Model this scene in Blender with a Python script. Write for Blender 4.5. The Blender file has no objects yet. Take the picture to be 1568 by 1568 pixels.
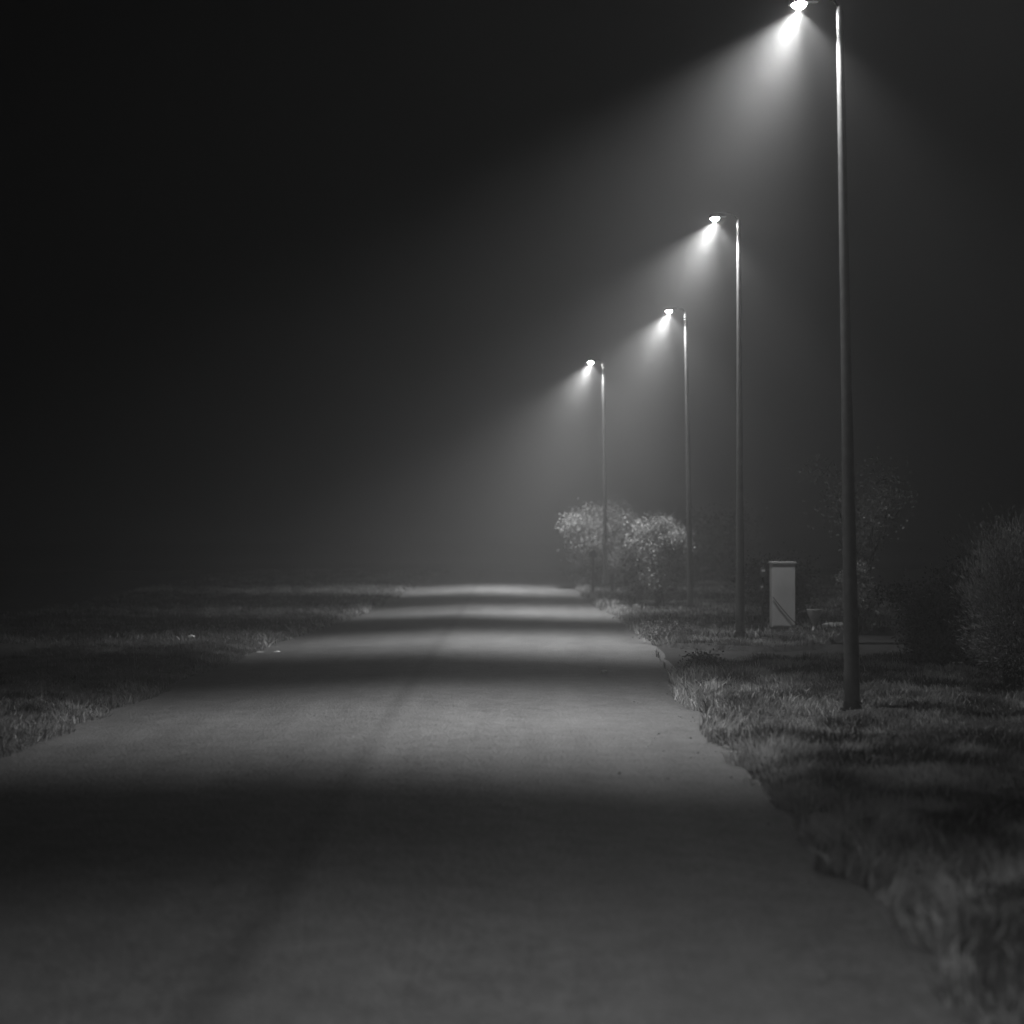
import bpy, math, random, bmesh
import numpy as np
from mathutils import Vector
random.seed(7); rng=np.random.default_rng(7)
S=bpy.context.scene
FPX=2600.0
# ---------------------------------------------------------------- helpers
def new_mat(name):
    m=bpy.data.materials.new(name); m.use_nodes=True
    nt=m.node_tree; nt.nodes.clear()
    out=nt.nodes.new('ShaderNodeOutputMaterial')
    return m,nt,out
def grey(v): return (v,v,v,1)
def noise_mat(name,lo,hi,scale=20,rough=0.8,metal=0.0,bump=0.2,bscale=None,spec=0.3,bdist=0.01):
    m,nt,out=new_mat(name)
    b=nt.nodes.new('ShaderNodeBsdfPrincipled')
    tc=nt.nodes.new('ShaderNodeTexCoord')
    n=nt.nodes.new('ShaderNodeTexNoise'); n.inputs['Scale'].default_value=scale; n.inputs['Detail'].default_value=6
    r=nt.nodes.new('ShaderNodeValToRGB'); r.color_ramp.elements[0].position=.3; r.color_ramp.elements[1].position=.7
    r.color_ramp.elements[0].color=grey(lo); r.color_ramp.elements[1].color=grey(hi)
    nt.links.new(tc.outputs['Object'],n.inputs['Vector']); nt.links.new(n.outputs['Fac'],r.inputs['Fac'])
    nt.links.new(r.outputs['Color'],b.inputs['Base Color'])
    b.inputs['Roughness'].default_value=rough; b.inputs['Metallic'].default_value=metal
    b.inputs['Specular IOR Level'].default_value=spec
    if bump>0:
        n2=nt.nodes.new('ShaderNodeTexNoise'); n2.inputs['Scale'].default_value=bscale or scale*2; n2.inputs['Detail'].default_value=4
        bp=nt.nodes.new('ShaderNodeBump'); bp.inputs['Strength'].default_value=bump; bp.inputs['Distance'].default_value=bdist
        nt.links.new(tc.outputs['Object'],n2.inputs['Vector']); nt.links.new(n2.outputs['Fac'],bp.inputs['Height'])
        nt.links.new(bp.outputs['Normal'],b.inputs['Normal'])
    nt.links.new(b.outputs[0],out.inputs['Surface'])
    return m
def leaf_mat(name,lo,hi,trans=0.35):
    m,nt,out=new_mat(name)
    at=nt.nodes.new('ShaderNodeAttribute'); at.attribute_name='tone'
    r=nt.nodes.new('ShaderNodeValToRGB'); r.color_ramp.elements[0].color=grey(lo); r.color_ramp.elements[1].color=grey(hi)
    nt.links.new(at.outputs['Fac'],r.inputs['Fac'])
    b=nt.nodes.new('ShaderNodeBsdfDiffuse')
    t=nt.nodes.new('ShaderNodeBsdfTranslucent'); mx=nt.nodes.new('ShaderNodeMixShader'); mx.inputs[0].default_value=trans
    nt.links.new(r.outputs['Color'],b.inputs['Color']); nt.links.new(r.outputs['Color'],t.inputs['Color'])
    nt.links.new(b.outputs[0],mx.inputs[1]); nt.links.new(t.outputs[0],mx.inputs[2]); nt.links.new(mx.outputs[0],out.inputs['Surface'])
    return m
def mesh_obj(name,verts,faces,mat=None,parent=None,smooth=False,tone=None):
    me=bpy.data.meshes.new(name)
    if isinstance(verts,np.ndarray):
        nv=len(verts); nf=len(faces); k=faces.shape[1]
        me.vertices.add(nv); me.vertices.foreach_set('co',verts.astype(np.float32).ravel())
        me.loops.add(nf*k); me.loops.foreach_set('vertex_index',faces.astype(np.int32).ravel())
        me.polygons.add(nf); me.polygons.foreach_set('loop_start',np.arange(0,nf*k,k,dtype=np.int32))
        me.polygons.foreach_set('loop_total',np.full(nf,k,dtype=np.int32))
        me.update(calc_edges=True)
    else:
        me.from_pydata(verts,[],faces); me.update()
    if tone is not None:
        a=me.attributes.new('tone','FLOAT','POINT'); a.data.foreach_set('value',np.asarray(tone,dtype=np.float32))
    if smooth: me.polygons.foreach_set('use_smooth',[True]*len(me.polygons))
    ob=bpy.data.objects.new(name,me); S.collection.objects.link(ob)
    if mat: me.materials.append(mat)
    if parent: ob.parent=parent
    return ob
def empty(name,loc=(0,0,0)):
    e=bpy.data.objects.new(name,None); e.empty_display_size=.2; e.location=loc; S.collection.objects.link(e); return e
def tube(pts,radii,n=12,cap=True):
    V=[];F=[]
    pts=[Vector(p) for p in pts]
    for i,p in enumerate(pts):
        d=(pts[min(i+1,len(pts)-1)]-pts[max(i-1,0)]).normalized()
        a=d.cross(Vector((0,1,0)) if abs(d.y)<.9 else Vector((1,0,0))).normalized(); b=d.cross(a)
        for k in range(n):
            t=2*math.pi*k/n; V.append(tuple(p+(a*math.cos(t)+b*math.sin(t))*radii[i]))
    for i in range(len(pts)-1):
        for k in range(n):
            F.append((i*n+k,i*n+(k+1)%n,(i+1)*n+(k+1)%n,(i+1)*n+k))
    if cap:
        F.append(tuple(range(n))[::-1]); F.append(tuple((len(pts)-1)*n+k for k in range(n)))
    return V,F
def merge(parts):
    V=[];F=[]
    for v,f in parts:
        o=len(V); V+=list(v); F+=[tuple(i+o for i in q) for q in f]
    return V,F
def box(cx,cy,cz,sx,sy,sz):
    x,y,z=sx/2,sy/2,sz/2
    V=[(cx+a*x,cy+b*y,cz+c*z) for a in(-1,1) for b in(-1,1) for c in(-1,1)]
    F=[(0,1,3,2),(4,6,7,5),(0,4,5,1),(2,3,7,6),(0,2,6,4),(1,5,7,3)]
    return V,F
def bevel(ob,w=.01,s=2):
    m=ob.modifiers.new('bevel','BEVEL'); m.width=w; m.segments=s; m.limit_method='ANGLE'
_tab=rng.random((256,256))
def vnoise(x,y,s):
    x=np.asarray(x,dtype=float)*s+1000; y=np.asarray(y,dtype=float)*s+1000
    xi=np.floor(x).astype(int); yi=np.floor(y).astype(int); fx=x-xi; fy=y-yi
    fx=fx*fx*(3-2*fx); fy=fy*fy*(3-2*fy)
    g=lambda a,b:_tab[a%256,b%256]
    return (g(xi,yi)*(1-fx)+g(xi+1,yi)*fx)*(1-fy)+(g(xi,yi+1)*(1-fx)+g(xi+1,yi+1)*fx)*fy
# ---------------------------------------------------------------- terrain functions
def prof(D): return np.interp(D,[-50,22,26,30,35,40,45,52,58,66,90,400],[0,0,-.02,-.06,-.10,-.09,-.05,.03,.07,-.05,-1.2,-3.0])
def rgt(D): return np.interp(D,[-50,14,17,19,23.5,26,34,45,58,70,120],[1.60,1.64,1.73,1.88,2.02,2.08,2.08,1.80,1.85,2.4,8])
def lft(D): return np.interp(D,[-50,12,23.5,28,42,58,70,120],[-3.84,-3.84,-3.56,-3.3,-2.85,-2.5,-2.2,3])
def road_z(X,D):
    C=-1.0
    d=np.where(X<C,(C-X)*.040,(X-C)*.016)
    d=np.sqrt(d*d+.00002)
    return prof(D)-d+.012*(vnoise(X,D,.35)-.5)
DRV=[(1.75,18.6),(1.95,19.4),(2.35,20.25),(3.2,20.6),(5.0,20.9),(6.5,21.1),(9,21.3),(14,21.8),(30,22.4),(30,30),(14,29.0),(8.5,28.2),(6.2,26.9),(5.2,26.3),(4.6,24.3),(4.1,23.0),(3.55,22.55),(3.0,22.75),(2.4,23.15),(1.95,23.9)]
def inpoly(X,Y,P):
    X=np.asarray(X,dtype=float);Y=np.asarray(Y,dtype=float)
    r=np.zeros(X.shape,bool); j=len(P)-1
    for i in range(len(P)):
        xi,yi=P[i];xj,yj=P[j]
        c=((yi>Y)!=(yj>Y))&(X<(xj-xi)*(Y-yi)/(yj-yi+1e-12)+xi)
        r^=c; j=i
    return r
def verge_z(X,D):
    L=lft(D);R=rgt(D)
    er=np.clip((X-R)/.25,0,1); el=np.clip((L-X)/.3,0,1)
    zr=prof(D)-.045+.075*er+.08*(vnoise(X,D,.9)-.5)*er+.05*(vnoise(X,D,3)-.5)*er
    zl=prof(D)-.12+.07*el+.09*(vnoise(X,D,.8)-.5)*el+.05*(vnoise(X,D,2.5)-.5)*el
    return np.where(X>(R+L)/2,zr,zl)
def ground_z(X,D):
    L=lft(D);R=rgt(D)
    z=verge_z(X,D)
    onroad=(X>L+.02)&(X<R-.02)
    z=np.where(onroad,road_z(X,D)-.05,z)
    dv=inpoly(X,D,DRV)
    z=np.where(dv,prof(D)-.10,z)
    return z
def axis(segs):
    out=[]
    for a,b,st in segs: out+=list(np.arange(a,b,st))
    out.append(segs[-1][1]); return np.array(out)
def grid(name,xs,ys,zf,mat,smooth=True):
    X,Y=np.meshgrid(xs,ys); Z=zf(X,Y)
    V=np.stack([X,Y,Z],-1).reshape(-1,3); nx=len(xs);ny=len(ys)
    i=np.arange(nx-1);j=np.arange(ny-1); I,J=np.meshgrid(i,j); a=(J*nx+I).ravel()
    F=np.stack([a,a+1,a+nx+1,a+nx],-1)
    return mesh_obj(name,V,F,mat,smooth=smooth)
m_ground=noise_mat('soil_and_thatch',.03,.075,9,.95,0,.8,60,.1,.02)
xs=axis([(-400,-40,40),(-40,-10,2),(-10,-5,.4),(-5,-2,.1),(-2,1,.5),(1,8,.1),(8,14,.5),(14,40,3),(40,400,40)])
ys=axis([(-40,3,3),(3,30,.12),(30,70,.4),(70,130,5),(130,500,40)])
grid('ground',xs,ys,ground_z,m_ground)
# ---------------------------------------------------------------- road
m,nt,out=new_mat('asphalt')
tc=nt.nodes.new('ShaderNodeTexCoord'); b=nt.nodes.new('ShaderNodeBsdfPrincipled')
def N(t,**k):
    n=nt.nodes.new(t)
    for a,v in k.items(): n.inputs[a].default_value=v
    return n
big=N('ShaderNodeTexNoise',Scale=.55,Detail=5.0); fine=N('ShaderNodeTexNoise',Scale=42.0,Detail=4.0); mid=N('ShaderNodeTexNoise',Scale=5.0,Detail=6.0)
mp=nt.nodes.new('ShaderNodeMapping'); mp.inputs['Scale'].default_value=(2.4,.15,1)
strk=N('ShaderNodeTexNoise',Scale=1.0,Detail=4.0)
nt.links.new(tc.outputs['Object'],mp.inputs['Vector']); nt.links.new(mp.outputs[0],strk.inputs['Vector'])
for n in(big,fine,mid): nt.links.new(tc.outputs['Object'],n.inputs['Vector'])
def mth(op,a,b_=None):
    n=nt.nodes.new('ShaderNodeMath'); n.operation=op
    for i,v in enumerate((a,b_)):
        if v is None: continue
        if isinstance(v,(int,float)): n.inputs[i].default_value=v
        else: nt.links.new(v,n.inputs[i])
    return n.outputs[0]
s=mth('ADD',mth('MULTIPLY',big.outputs['Fac'],.5),mth('MULTIPLY',fine.outputs['Fac'],1.5))
s=mth('ADD',s,mth('MULTIPLY',mid.outputs['Fac'],.6)); s=mth('ADD',s,mth('MULTIPLY',strk.outputs['Fac'],.45))
s=mth('MULTIPLY',s,.54)
sx=nt.nodes.new('ShaderNodeSeparateXYZ'); nt.links.new(tc.outputs['Object'],sx.inputs[0])
wob=mth('ADD',sx.outputs['X'],mth('MULTIPLY',strk.outputs['Fac'],.10))
ln=nt.nodes.new('ShaderNodeMapRange'); ln.interpolation_type='SMOOTHSTEP'; nt.links.new(wob,ln.inputs['Value'])
for k,q in zip(('From Min','From Max','To Min','To Max'),(-1.02,-.90,.88,1.0)): ln.inputs[k].default_value=q
jt=nt.nodes.new('ShaderNodeMapRange'); jt.interpolation_type='SMOOTHSTEP'; nt.links.new(mth('ABSOLUTE',mth('ADD',wob,.98)),jt.inputs['Value'])
for k,q in zip(('From Min','From Max','To Min','To Max'),(.015,.13,.78,1.0)): jt.inputs[k].default_value=q
r=nt.nodes.new('ShaderNodeValToRGB'); r.color_ramp.elements[0].position=.52; r.color_ramp.elements[1].position=1.03
r.color_ramp.elements[0].color=grey(.028); r.color_ramp.elements[1].color=grey(.155)
nt.links.new(s,r.inputs['Fac'])
hs=nt.nodes.new('ShaderNodeMix'); hs.data_type='RGBA'; hs.blend_type='MULTIPLY'; hs.inputs[0].default_value=1
nt.links.new(r.outputs['Color'],hs.inputs[6]); nt.links.new(mth('MULTIPLY',ln.outputs[0],jt.outputs[0]),hs.inputs[7])
nt.links.new(hs.outputs[2],b.inputs['Base Color'])
b.inputs['Roughness'].default_value=.6; b.inputs['Specular IOR Level'].default_value=.4
bp=nt.nodes.new('ShaderNodeBump'); bp.inputs['Strength'].default_value=1.0; bp.inputs['Distance'].default_value=.016
nt.links.new(mth('ADD',fine.outputs['Fac'],mid.outputs['Fac']),bp.inputs['Height']); nt.links.new(bp.outputs['Normal'],b.inputs['Normal'])
nt.links.new(b.outputs[0],out.inputs['Surface']); m_asph=m
ds=axis([(-30,3,3),(3,30,.1),(30,70,.3),(70,120,2)])
nu=60; U=np.linspace(0,1,nu)
V=[]
for D in ds:
    jr=.05*(vnoise(D,5.,3.)-.5)+.10*(vnoise(D,9.,.7)-.5); jl=.05*(vnoise(D,15.,3.)-.5)
    X=lft(D)-.02+jl+(rgt(D)+jr-lft(D)-jl+.02)*U
    Z=road_z(X,np.full(nu,D))
    V.append(np.stack([X,np.full(nu,D),Z],-1))
V=np.concatenate(V); I,J=np.meshgrid(np.arange(nu-1),np.arange(len(ds)-1)); a=(J*nu+I).ravel()
mesh_obj('road',V,np.stack([a,a+1,a+nu+1,a+nu],-1),m_asph,smooth=True)
m_drv=noise_mat('worn_asphalt',.02,.045,5,.85,0,.5,70,.2,.006)
P=[(x-(.12 if i in(0,1,19) else 0),y,0) for i,(x,y) in enumerate(DRV)]
P=[(x,y,float(prof(y))-.052) for x,y,_ in P]
mesh_obj('driveway',P,[tuple(range(len(P)))],m_drv)
# ---------------------------------------------------------------- grass
def blades(n,xr,yr,hmin,hmax,w,lean=.6,edge=0.9,ts=1.0):
    X=rng.uniform(*xr,n); Y=rng.uniform(*yr,n)
    keep=((X>rgt(Y)-.06+.26*(vnoise(X*0,Y,2.2)-.5))|(X<lft(Y)+.05-.2*(vnoise(X*0,Y,1.7)-.5)))&~inpoly(X,Y,DRV)
    clump=vnoise(X,Y,2.3)*.5+vnoise(X,Y,7.)*.5
    keep&=rng.random(n)<np.clip((clump-.25)*3.4,.10,1)
    X=X[keep];Y=Y[keep];clump=clump[keep]; n=len(X)
    dr=np.minimum(np.abs(X-rgt(Y)),np.abs(X-lft(Y)))
    eg=np.exp(-(dr/.30)**2)
    H=(hmin+(hmax-hmin)*rng.random(n)**1.6)*(.3+1.4*clump)*(1+edge*1.6*eg*vnoise(X,Y,1.6))
    Z=verge_z(X,Y)-.01
    th=rng.uniform(0,2*np.pi,n); ph=vnoise(X,Y,3.1)*9+rng.normal(0,.9,n); l=lean*H*rng.random(n)*1.7
    W=w*rng.uniform(.6,1.3,n)
    bx=np.cos(th)*W/2; by=np.sin(th)*W/2
    lx=np.cos(ph)*l; ly=np.sin(ph)*l
    v0=np.stack([X-bx,Y-by,Z],-1); v1=np.stack([X+bx,Y+by,Z],-1)
    v2=np.stack([X+bx*.8+lx*.35,Y+by*.8+ly*.35,Z+H*.6],-1); v3=np.stack([X-bx*.8+lx*.35,Y-by*.8+ly*.35,Z+H*.6],-1)
    v4=np.stack([X+lx,Y+ly,Z+H*.95],-1)
    V=np.stack([v0,v1,v2,v3,v4],1).reshape(-1,3)
    o=np.arange(n)[:,None]*5
    F=np.concatenate([o+np.array([0,1,2]),o+np.array([0,2,3]),o+np.array([3,2,4])])
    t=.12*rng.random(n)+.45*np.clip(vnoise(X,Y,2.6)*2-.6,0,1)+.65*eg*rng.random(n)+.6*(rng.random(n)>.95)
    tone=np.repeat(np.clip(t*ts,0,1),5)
    return V,F,tone
m_grass=leaf_mat('grass_blades',.03,.60,.4)
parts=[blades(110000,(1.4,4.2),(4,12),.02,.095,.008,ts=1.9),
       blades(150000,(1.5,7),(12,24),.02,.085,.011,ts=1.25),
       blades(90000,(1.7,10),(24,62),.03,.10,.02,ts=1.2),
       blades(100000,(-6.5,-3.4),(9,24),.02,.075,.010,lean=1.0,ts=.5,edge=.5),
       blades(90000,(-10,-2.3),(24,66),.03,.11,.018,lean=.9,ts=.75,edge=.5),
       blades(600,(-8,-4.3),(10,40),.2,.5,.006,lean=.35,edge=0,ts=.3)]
Vs=[];Fs=[];Ts=[];o=0
for v,f,t in parts: Vs.append(v);Fs.append(f+o);Ts.append(t);o+=len(v)
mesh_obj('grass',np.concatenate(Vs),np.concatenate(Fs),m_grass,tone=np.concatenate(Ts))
# ---------------------------------------------------------------- fog
fog=empty('fog')
mf,nt,out=new_mat('fog_air'); vs=nt.nodes.new('ShaderNodeVolumeScatter'); vs.inputs['Density'].default_value=.0086; vs.inputs['Anisotropy'].default_value=.2
nt.links.new(vs.outputs[0],out.inputs['Volume'])
mesh_obj('ground_fog',*box(0,60,19,160,200,60),mf,fog)
# soft-edged haze added round each visible lamp head to boost its glow: density fades smoothly to zero at the rim
WR=1.9
mw,nt,out=new_mat('glow_haze'); vs=nt.nodes.new('ShaderNodeVolumeScatter'); vs.inputs['Anisotropy'].default_value=.2
tc=nt.nodes.new('ShaderNodeTexCoord'); vl=nt.nodes.new('ShaderNodeVectorMath'); vl.operation='LENGTH'; nt.links.new(tc.outputs['Object'],vl.inputs[0])
mr=nt.nodes.new('ShaderNodeMapRange'); nt.links.new(vl.outputs['Value'],mr.inputs['Value'])
for k,q in zip(('From Min','From Max','To Min','To Max'),(0,WR*.98,1,0)): mr.inputs[k].default_value=q
pw=nt.nodes.new('ShaderNodeMath'); pw.operation='POWER'; nt.links.new(mr.outputs[0],pw.inputs[0]); pw.inputs[1].default_value=2.0
ml=nt.nodes.new('ShaderNodeMath'); ml.operation='MULTIPLY'; nt.links.new(pw.outputs[0],ml.inputs[0]); ml.inputs[1].default_value=.020
nt.links.new(ml.outputs[0],vs.inputs['Density']); nt.links.new(vs.outputs[0],out.inputs['Volume'])
def add_glow_haze(x,y,z):
    bm=bmesh.new(); bmesh.ops.create_icosphere(bm,subdivisions=3,radius=WR)
    me=bpy.data.meshes.new('added_glow_haze'); bm.to_mesh(me); bm.free(); me.materials.append(mw)
    ob=bpy.data.objects.new('added_glow_haze',me); S.collection.objects.link(ob); ob.parent=fog; ob.location=(x,y,z)
# ---------------------------------------------------------------- street lamps
m_pole=noise_mat('galvanised_pole',.16,.22,14,.34,.3,.08,120,.5,.001)
m_base=noise_mat('cast_base',.02,.035,30,.6,.3,.2,80,.4,.002)
m_house=noise_mat('lamp_housing',.008,.012,20,.9,.0,0,80,.0,.001)
m_lens,nt,out=new_mat('lamp_lens'); e=nt.nodes.new('ShaderNodeEmission'); e.inputs['Strength'].default_value=320; nt.links.new(e.outputs[0],out.inputs['Surface'])
m_conc=noise_mat('concrete',.15,.3,25,.9,0,.4,60,.2,.004)
def lamp_light(name,power):
    L=bpy.data.lights.new(name,'SPOT'); L.energy=power; L.spot_size=math.radians(176); L.spot_blend=.05; L.shadow_soft_size=.01
    L.use_nodes=True; nt=L.node_tree; em=nt.nodes.get('Emission') or nt.nodes.new('ShaderNodeEmission')
    tc=nt.nodes.new('ShaderNodeTexCoord'); sp=nt.nodes.new('ShaderNodeSeparateXYZ'); nt.links.new(tc.outputs['Normal'],sp.inputs[0])
    def M(op,a,b=None):
        n=nt.nodes.new('ShaderNodeMath'); n.operation=op
        for i,v in enumerate((a,b)):
            if v is None: continue
            if isinstance(v,(int,float)): n.inputs[i].default_value=v
            else: nt.links.new(v,n.inputs[i])
        return n.outputs[0]
    def ss(v,a,b,x,y):
        n=nt.nodes.new('ShaderNodeMapRange'); n.interpolation_type='SMOOTHSTEP'
        nt.links.new(v,n.inputs['Value'])
        for k,q in zip(('From Min','From Max','To Min','To Max'),(a,b,x,y)): n.inputs[k].default_value=q
        return n.outputs['Result']
    u=M('DIVIDE',sp.outputs['X'],sp.outputs['Z'])   # >0 : towards the road
    v=M('ABSOLUTE',M('DIVIDE',sp.outputs['Y'],sp.outputs['Z']))
    vv=M('MULTIPLY',v,M('ADD',1.0,M('MULTIPLY',M('MAXIMUM',u,0.0),.30)))
    I=M('MULTIPLY',M('ADD',ss(vv,.02,.86,1,.0),ss(v,.3,2.0,.035,0)),ss(u,.30,2.4,1,0))
    I=M('MULTIPLY',I,ss(u,-.25,.62,.125,1))
    I=M('MULTIPLY',I,ss(u,-1.3,-.6,0.0,1))
    nt.links.new(I,em.inputs['Strength'])
    return L
def street_lamp(x,D,H,lx,head=.335,power=3000,boost_glow=True):
    z0=float(prof(D)); root=empty('street_lamp',(x,D,z0))
    lean=lx
    hs=[0,.35,1.2,2.0,3.0,4,5.4,H-.05,H]; rs=[.068,.066,.059,.053,.045,.040,.034,.032,.018]
    mesh_obj('pole',*tube([(lean*h/H,0,h) for h in hs],rs,20),m_pole,root,True)
    parts=[tube([(0,0,-.06),(0,0,.02)],[.135,.135],20),tube([(0,0,.02),(0,0,.05),(0,0,.12)],[.10,.085,.075],20)]
    for k in range(4):
        t=math.pi/4+k*math.pi/2; parts.append(tube([(.112*math.cos(t),.112*math.sin(t),.02),(.112*math.cos(t),.112*math.sin(t),.06)],[.012,.012],6))
    mesh_obj('base_flange',*merge(parts),m_base,root)
    mesh_obj('footing',*tube([(0,0,-.1),(0,0,-.01)],[.19,.18],20),m_conc,root)
    a=[(lean-.0,0,H-.02),(lean-.06,0,H+.06),(lean-.16,0,H+.085),(lean-head+.1,0,H+.07)]
    mesh_obj('arm',*tube(a,[.012]*4,10),m_house,root,True)
    hx=lean-head
    sec=[(.15,.03,.03,.055),(.09,.05,.04,.055),(0,.075,.055,.045),(-.06,.075,.045,.04),(-.08,.06,.035,.035),(-.09,.04,.02,.03)]
    V=[];F=[];n=14
    for (dx,ry,rz,zc) in sec:
        for k in range(n):
            t=2*math.pi*k/n; zz=math.sin(t)*rz; zz=max(zz,-.022)
            V.append((hx+.0+dx,math.cos(t)*ry,H+zc+zz))
    for i in range(len(sec)-1):
        for k in range(n): F.append((i*n+k,i*n+(k+1)%n,(i+1)*n+(k+1)%n,(i+1)*n+k))
    F.append(tuple(range(n))); F.append(tuple((len(sec)-1)*n+k for k in range(n))[::-1])
    mesh_obj('housing',V,F,m_house,root,True)
    V=[];F=[];n=16;m_=6
    for i in range(m_+1):
        p=math.pi/2*i/m_
        for k in range(n):
            t=2*math.pi*k/n; V.append((hx-.01+.062*math.cos(p)*math.cos(t),.062*math.cos(p)*math.sin(t),H+.024-.044*math.sin(p)))
    for i in range(m_):
        for k in range(n): F.append((i*n+k,i*n+(k+1)%n,(i+1)*n+(k+1)%n,(i+1)*n+k))
    mesh_obj('lens',V,F,m_lens,root,True)
    L=bpy.data.objects.new('bulb_light',lamp_light('bulb_light',power)); S.collection.objects.link(L); L.parent=root; L.location=(hx-.01,0,H-.032)
    if boost_glow: add_glow_haze(x+hx-.01,D,z0+H)
street_lamp(2.90,14.46,6.04,-.11,power=4500)
street_lamp(3.28,24.4,6.04,-.02,power=5500)
street_lamp(3.66,34.8,6.12,-.10,power=6300)
street_lamp(2.51,45.5,6.06,-.06,power=6700)
street_lamp(2.85,4.9,6.04,0,power=1200,boost_glow=False)
# ---------------------------------------------------------------- shrubs / trees
m_bark=noise_mat('bark',.03,.08,18,.9,0,.6,50,.1,.01)
m_leafA=leaf_mat('leaves_pale',.07,.55,.35)
m_leafJ=leaf_mat('juniper_needles',.05,.50,.35)
m_leafB=leaf_mat('leaves_dark',.03,.20,.3)
def plant(name,x,y,h,r,stems,nclump,nleaf,ls,mat,base=.35,up=1.0,spread=.16,needle=False,sx=1.0,dz=0):
    z0=float(prof(y))+dz; root=empty(name,(x,y,z0-.02))
    tubes=[];tips=[]
    for s_ in range(stems):
        a=random.uniform(0,2*math.pi) if stems>1 else 0; rr=r*random.uniform(.35,.95) if stems>1 else r*.15
        hh=h*random.uniform(.72,1.0)*(1-.25*(rr/r)**2)
        b0=Vector((random.uniform(-.1,.1),random.uniform(-.1,.1),0)); tip=Vector((math.cos(a)*rr*sx,math.sin(a)*rr,hh))
        pts=[]
        for k in range(7):
            t=k/6; p=b0.lerp(tip,t); f=t**(1.5*up)
            p.x=b0.x+(tip.x-b0.x)*f+random.uniform(-.04,.04)*r; p.y=b0.y+(tip.y-b0.y)*f+random.uniform(-.04,.04)*r
            pts.append(p)
        R0=.022*h if stems<3 else .012*h
        tubes.append(tube(pts,[R0*(1-.85*k/6) for k in range(7)],6,False))
        for k in range(2,7):
            tips.append(pts[k])
            for q in range(3):
                d=Vector((random.uniform(-1,1)*sx,random.uniform(-1,1),random.uniform(-.1,1))).normalized()*r*random.uniform(.25,.5)
                e=pts[k]+d
                if e.z>h*1.03: e.z=h*1.03
                mid=pts[k].lerp(e,.5)+Vector((0,0,-.03*h))
                tubes.append(tube([pts[k],mid,e],[R0*.35,R0*.22,R0*.08],4,False)); tips.append(e); tips.append(mid)
    mesh_obj('branches',*merge(tubes),m_bark,root,True)
    tips=[t for t in tips if t.z>h*base]
    cs=[random.choice(tips) for _ in range(nclump)]
    C=np.array([tuple(c) for c in cs]); ci=rng.integers(0,len(C),nleaf)
    csz=rng.uniform(.5,1.3,len(C))*spread*r*1.2; ct=rng.random(len(C))
    P=C[ci]+rng.normal(0,1,(nleaf,3))*csz[ci][:,None]*np.array([1,1,.8]); P[:,2]=np.maximum(P[:,2],.03)
    d1=rng.normal(0,1,(nleaf,3))
    if needle: d1=(P-np.array([0,0,h*.2]))*1.2+d1*.5*r
    d1/=np.linalg.norm(d1,axis=1)[:,None]; d2=np.cross(d1,rng.normal(0,1,(nleaf,3))); d2/=np.linalg.norm(d2,axis=1)[:,None]
    sz=ls*rng.uniform(.6,1.4,nleaf)[:,None]; wf=.14 if needle else .6
    V=np.stack([P,P+d1*sz*.5+d2*sz*wf*.5,P+d1*sz,P+d1*sz*.5-d2*sz*wf*.5],1).reshape(-1,3)
    F=np.arange(nleaf*4).reshape(-1,4)
    tone=np.repeat(np.clip(ct[ci]*.6+.4*rng.random(nleaf),0,1),4)
    mesh_obj('foliage',V,F,mat,root,tone=tone)
    return root
plant('shrub',2.36,46.9,2.3,.80,20,130,42000,.06,m_leafA,base=.32,spread=.19)
plant('shrub',3.15,36.1,1.92,.56,16,95,32000,.05,m_leafA,base=.30,spread=.20)
plant('shrub',3.15,46.3,2.05,.6,10,60,18000,.06,m_leafA,base=.25)
plant('shrub',2.82,37.8,1.5,.42,9,40,9000,.05,m_leafB,base=.1)
plant('shrub',5.6,52,2.0,1.6,10,50,9000,.07,m_leafB,base=.1)
plant('shrub',5.45,26.5,1.15,.33,10,45,12000,.042,m_leafJ,base=.08,spread=.2)
plant('shrub',5.05,20.2,1.05,.48,14,60,14000,.045,m_leafB,base=.05,spread=.22)
plant('shrub',4.75,19.2,.5,.25,10,30,4000,.04,m_leafB,base=.05,spread=.22)
plant('juniper_shrub',4.9,16.6,1.72,.52,22,130,52000,.05,m_leafJ,base=.05,needle=True,spread=.22,dz=.02)
plant('tree',5.72,27.4,3.3,.8,4,26,2200,.05,m_leafA,base=.4,spread=.2)
plant('hedge',4.95,31.0,.95,.8,12,60,16000,.045,m_leafB,base=.05,sx=1.3,spread=.2)
plant('flowering_weed',2.35,24.3,.2,.35,9,30,3500,.03,m_leafB,base=.02,sx=1.5,spread=.2)
plant('flowering_weed',2.1,19.1,.13,.25,8,24,1800,.03,m_leafB,base=.02,spread=.2)
# ---------------------------------------------------------------- utility cabinet
m_cab=noise_mat('painted_steel',.42,.56,2.2,.55,0,.05,40,.3,.001)
m_pale=noise_mat('pale_stone',.45,.6,12,.8,0,.3,40,.3,.004)
m_dark=noise_mat('dark_plastic',.03,.05,10,.5,0,0)
def P_at(px,D): return (px-784)*D/FPX
cab=empty('utility_cabinet',(P_at(1198,26.2),26.2,float(prof(26.2))))
o=mesh_obj('body',*box(0,0,.58,.36,.26,.98),m_cab,cab); bevel(o,.008)
o=mesh_obj('roof',*box(0,-.01,1.085,.39,.30,.03),m_cab,cab); bevel(o,.006)
o=mesh_obj('door',*box(0,-.134,.58,.345,.010,.93),m_cab,cab); bevel(o,.003)
mesh_obj('plinth',*box(0,0,.04,.34,.24,.10),m_conc,cab)
mesh_obj('handle',*box(.13,-.143,.62,.014,.012,.07),m_cab,cab)
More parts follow.
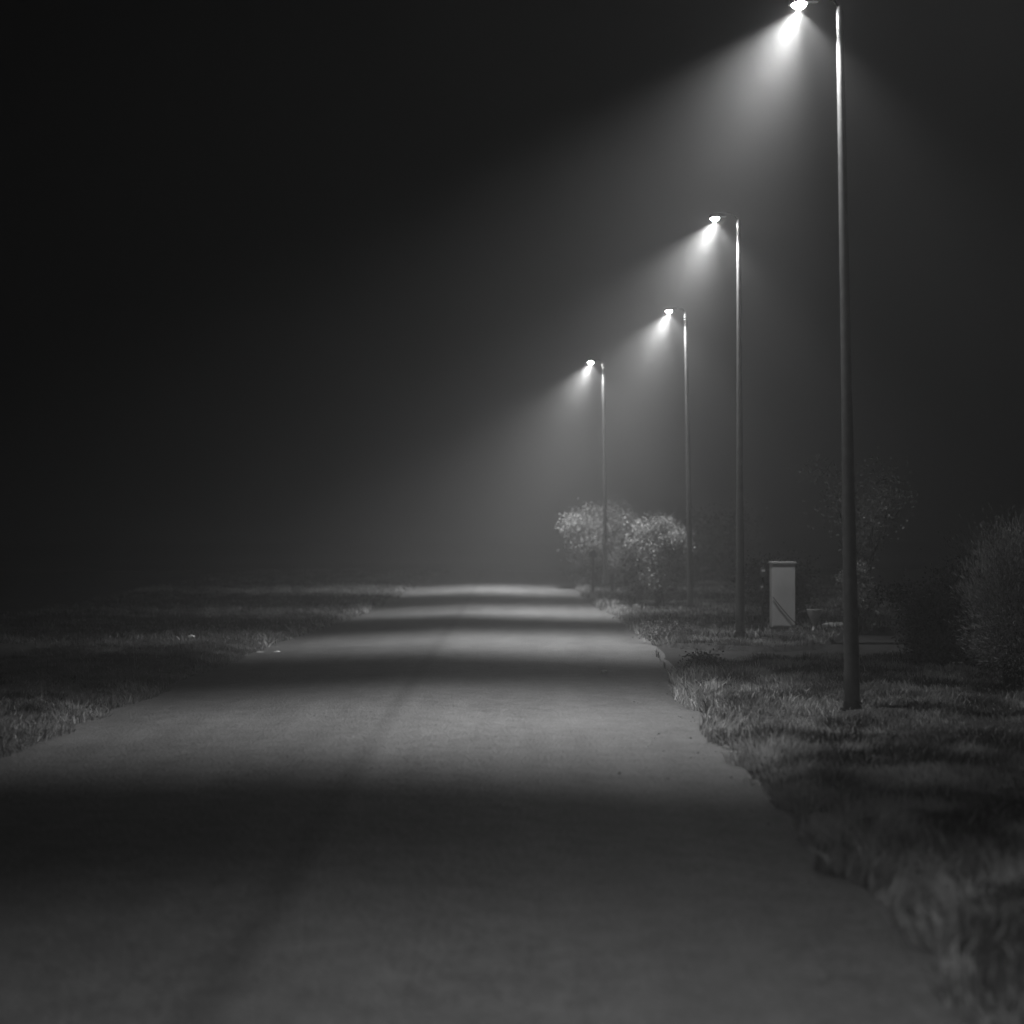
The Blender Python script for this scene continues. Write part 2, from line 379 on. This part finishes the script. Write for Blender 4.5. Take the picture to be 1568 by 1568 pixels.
mesh_obj('cable',*tube([(-.17,-.16,.56),(-.08,-.165,.44),(.03,-.165,.31),(.12,-.165,.21),(.19,-.16,.15),(.28,-.16,.12),(.34,-.16,-.02)],[.007]*7,8),m_dark,cab,True)
mp_=empty('meter_post',(P_at(1168,26.2),26.2,float(prof(26.2))))
mesh_obj('post',*tube([(0,0,-.02),(0,0,1.02)],[.02,.018],10),m_dark,mp_,True)
o=mesh_obj('meter_box',*merge([box(0,-.01,.93,.10,.08,.14),box(-.02,-.01,.70,.08,.07,.09)]),m_dark,mp_); bevel(o,.006)
mesh_obj('label',*merge([box(0,-.053,.96,.05,.006,.03),box(-.02,-.048,.71,.03,.006,.03)]),m_cab,mp_)
ur=empty('planter_urn',(P_at(1247,26.0),26.0,float(prof(26.0))))
mesh_obj('urn',*tube([(0,0,0),(0,0,.03),(0,0,.05),(0,0,.14),(0,0,.2),(0,0,.30),(0,0,.36),(0,0,.37)],[.09,.09,.035,.03,.06,.105,.115,.12],20),m_pale,ur,True)
mesh_obj('soil',*tube([(0,0,.371),(0,0,.376)],[.1,.09],16),m_dark,ur)
def rock(name,x,y,r,mat=m_conc,z=None,flat=.6):
    bm=bmesh.new(); bmesh.ops.create_icosphere(bm,subdivisions=2,radius=r)
    for v in bm.verts:
        k=random.uniform(.8,1.15); v.co=Vector((v.co.x*k*1.2,v.co.y*k,v.co.z*k*flat))
    me=bpy.data.meshes.new(name); bm.to_mesh(me); bm.free(); me.materials.append(mat)
    ob=bpy.data.objects.new(name,me); S.collection.objects.link(ob); ob.location=(x,y,(float(ground_z(np.array(x),np.array(y))) if z is None else z)+r*flat*.4)
    return ob
rock('rock',P_at(1270,27),27,.10,m_pale); rock('rock',P_at(1284,27.4),27.4,.08,m_pale)
zz=lambda x,y: float(road_z(np.array(x),np.array(y)))
rock('stone',P_at(925,19.2),19.2,.035,m_pale,z=zz(P_at(925,19.2),19.2)); rock('stone',P_at(1125,12.4),12.4,.03,m_pale,z=zz(1.6,12.4)-.01)
rock('pale_rock',P_at(400,23.2),23.2,.09,mat=m_pale,flat=.45); rock('pale_rock',P_at(424,23.1),23.1,.11,mat=m_pale,flat=.4)
rock('pale_rock',P_at(293,25.0),25.0,.045,mat=m_pale)
pv=[]
for i in range(50):
    D=random.uniform(6,18); x=float(rgt(D))-abs(random.gauss(0,.4))-.02; r0=random.uniform(.005,.011)
    bm=bmesh.new(); bmesh.ops.create_icosphere(bm,subdivisions=1,radius=r0); z=zz(x,D)
    vv=[(v.co.x*random.uniform(.8,1.3)+x,v.co.y+D,v.co.z*.7+z+r0*.4) for v in bm.verts]; ff=[tuple(q.index for q in f.verts) for f in bm.faces]
    pv.append((vv,ff)); bm.free()
mesh_obj('gravel',*merge(pv),m_conc)
mb=empty('mailbox',(P_at(908,43.6),43.6,float(prof(43.6))))
mesh_obj('post',*box(0,0,.44,.07,.07,.92),m_bark,mb)
V=[];n=12
for yy in(-.22,.22):
    V+= [(-.09,yy,.9),(.09,yy,.9)]+[(.09*math.cos(math.pi*k/n),yy,1.0+.09*math.sin(math.pi*k/n)) for k in range(n+1)]
c=n+3
F=[tuple(range(c)),tuple(range(c,2*c))[::-1]]+[(i,(i+1)%c,c+(i+1)%c,c+i) for i in range(c)]
mesh_obj('box',V,F,m_base,mb)
mesh_obj('flag',*box(.1,-.05,1.05,.01,.03,.16),m_cab,mb)
wp=empty('wooden_post',(P_at(938,44),44,float(prof(44)))); o=mesh_obj('post',*box(0,0,.22,.08,.08,.5),m_bark,wp); bevel(o,.01)
# ---------------------------------------------------------------- world
w=bpy.data.worlds.new('World'); S.world=w; w.use_nodes=True
bg=w.node_tree.nodes['Background']; bg.inputs[0].default_value=(1,1,1,1); bg.inputs[1].default_value=.0014
# ---------------------------------------------------------------- camera
c=bpy.data.cameras.new('camera'); cam=bpy.data.objects.new('camera',c); S.collection.objects.link(cam); S.camera=cam
cam.location=(0,0,1.6); cam.rotation_euler=(math.pi/2,0,0)
c.sensor_width=36; c.lens=36*FPX/1568; c.shift_y=24/1568; c.clip_end=1000; c.clip_start=.05
c.dof.use_dof=True; c.dof.focus_distance=19; c.dof.aperture_fstop=1.2
S.view_settings.view_transform='Standard'; S.view_settings.look='None'; S.view_settings.exposure=0
